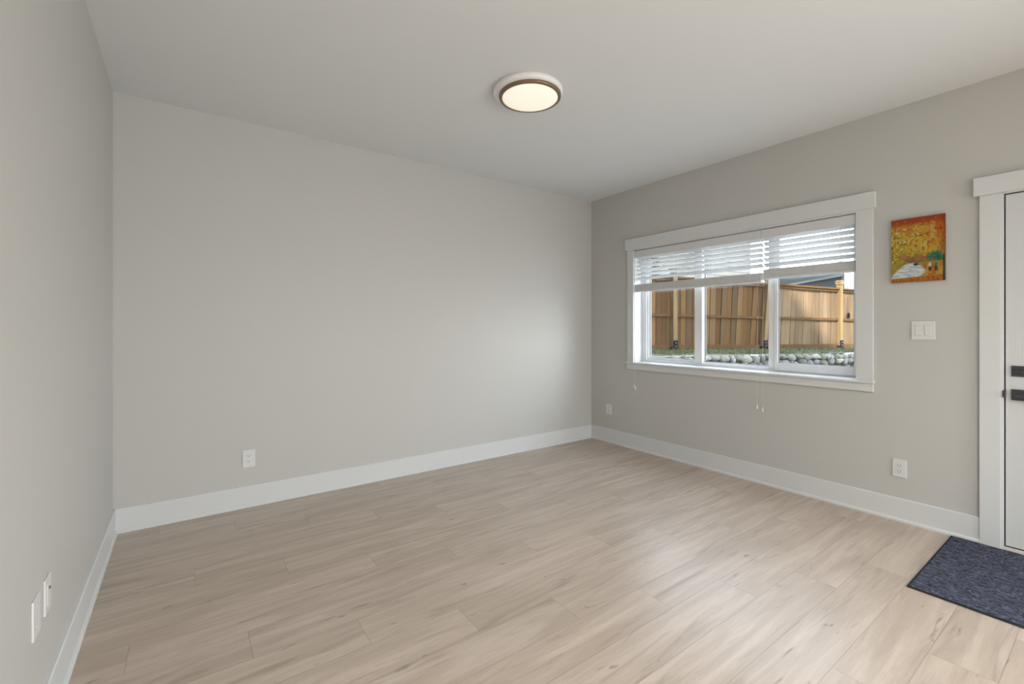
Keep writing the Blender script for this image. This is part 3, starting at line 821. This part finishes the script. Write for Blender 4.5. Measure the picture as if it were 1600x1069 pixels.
# slate-blue flat-roofed outbuilding on the right
A = cray(1206, 18.8); B = cray(1316, 14.2); ux = (B-A).normalized(); un = B.normalized()
Lh = (B-A).length
sh = thing('slate_shed', 'slate-blue building with pale roof edge above the right end of the fence', 'building', A.lerp(B, .5))
bm = bmesh.new(); hbox(bm, 0, Lh, 0, 3.5, 0, 2.86); obj('wall', bm, mat('slate_blue_siding', orgb(84, 100, 112), .8), sh)
bm = bmesh.new(); hbox(bm, -.1, Lh+.05, -.16, 3.6, 2.86, 2.93); obj('roof_edge', bm, mat('pale_fascia', orgb(150, 162, 166), .6), sh)
bm = bmesh.new(); hbox(bm, Lh-.02, Lh+.12, -.14, -.02, .3, 2.95); obj('downspout', bm, mat('mauve_downspout', orgb(128, 126, 138), .6), sh)
bm = bmesh.new(); hbox(bm, -.1, Lh+.02, -.13, 3.6, 2.93, 3.34); obj('roof', bm, mat('slate_roof', orgb(92, 104, 116), .9), sh)
# small tree at far left
tb = cray(1003, 13.5)
tree = thing('garden_tree', 'small grey-green tree behind the leftmost stretch of fence', 'tree', tb)
bm = bmesh.new(); add_cyl(bm, tb, tb+Vector((0, 0, 2.6)), .09, .05, 10); obj('trunk', bm, mat('bark', orgb(92, 78, 64), .9), tree)
bm = bmesh.new(); lc = []
for k in range(5200):
    d = Vector((random.gauss(0, 1), random.gauss(0, 1), random.gauss(0, 1))).normalized()*(random.random()**.4)
    p_ = tb+Vector((d.x*.5, d.y*.5, 3.1+d.z*1.1)); a = Vector((random.gauss(0, 1), random.gauss(0, 1), random.gauss(0, 1))).normalized(); b = a.orthogonal().normalized()
    vs = [bm.verts.new(p_+a*.06), bm.verts.new(p_+b*.035), bm.verts.new(p_-a*.06), bm.verts.new(p_-b*.035)]; bm.faces.new(vs)
    c = random.choice(((168, 180, 156), (186, 196, 172), (150, 166, 138)))
    lc += [(olin(c[0]), olin(c[1]), olin(c[2]), 1)]*4
me = bpy.data.meshes.new('foliage'); bm.to_mesh(me); bm.free(); me.materials.append(attr_mat('leaf', .7))
o = bpy.data.objects.new('foliage', me); C.objects.link(o); color_attr(o, lc); o.parent = tree; o.matrix_parent_inverse = Matrix.Translation(tree.location).inverted()

# our own house above and around this room (its eave shades the near fence)
bm = bmesh.new()
add_box(bm, XL-T-3, XR+T, YR-T, YB+T, H+.15, 7.3); obj_h = obj('wall_upper_storey', bm, M_EXT); struct(obj_h, 'upper storey of the house above the room', 'wall')
bm = bmesh.new(); add_box(bm, XL-T-3.4, 4.30, YR-T-.4, YB+T+.4, 7.3, 7.5); struct(obj('trim_3', bm, M_EXT), 'roof edge of the house', 'roof')
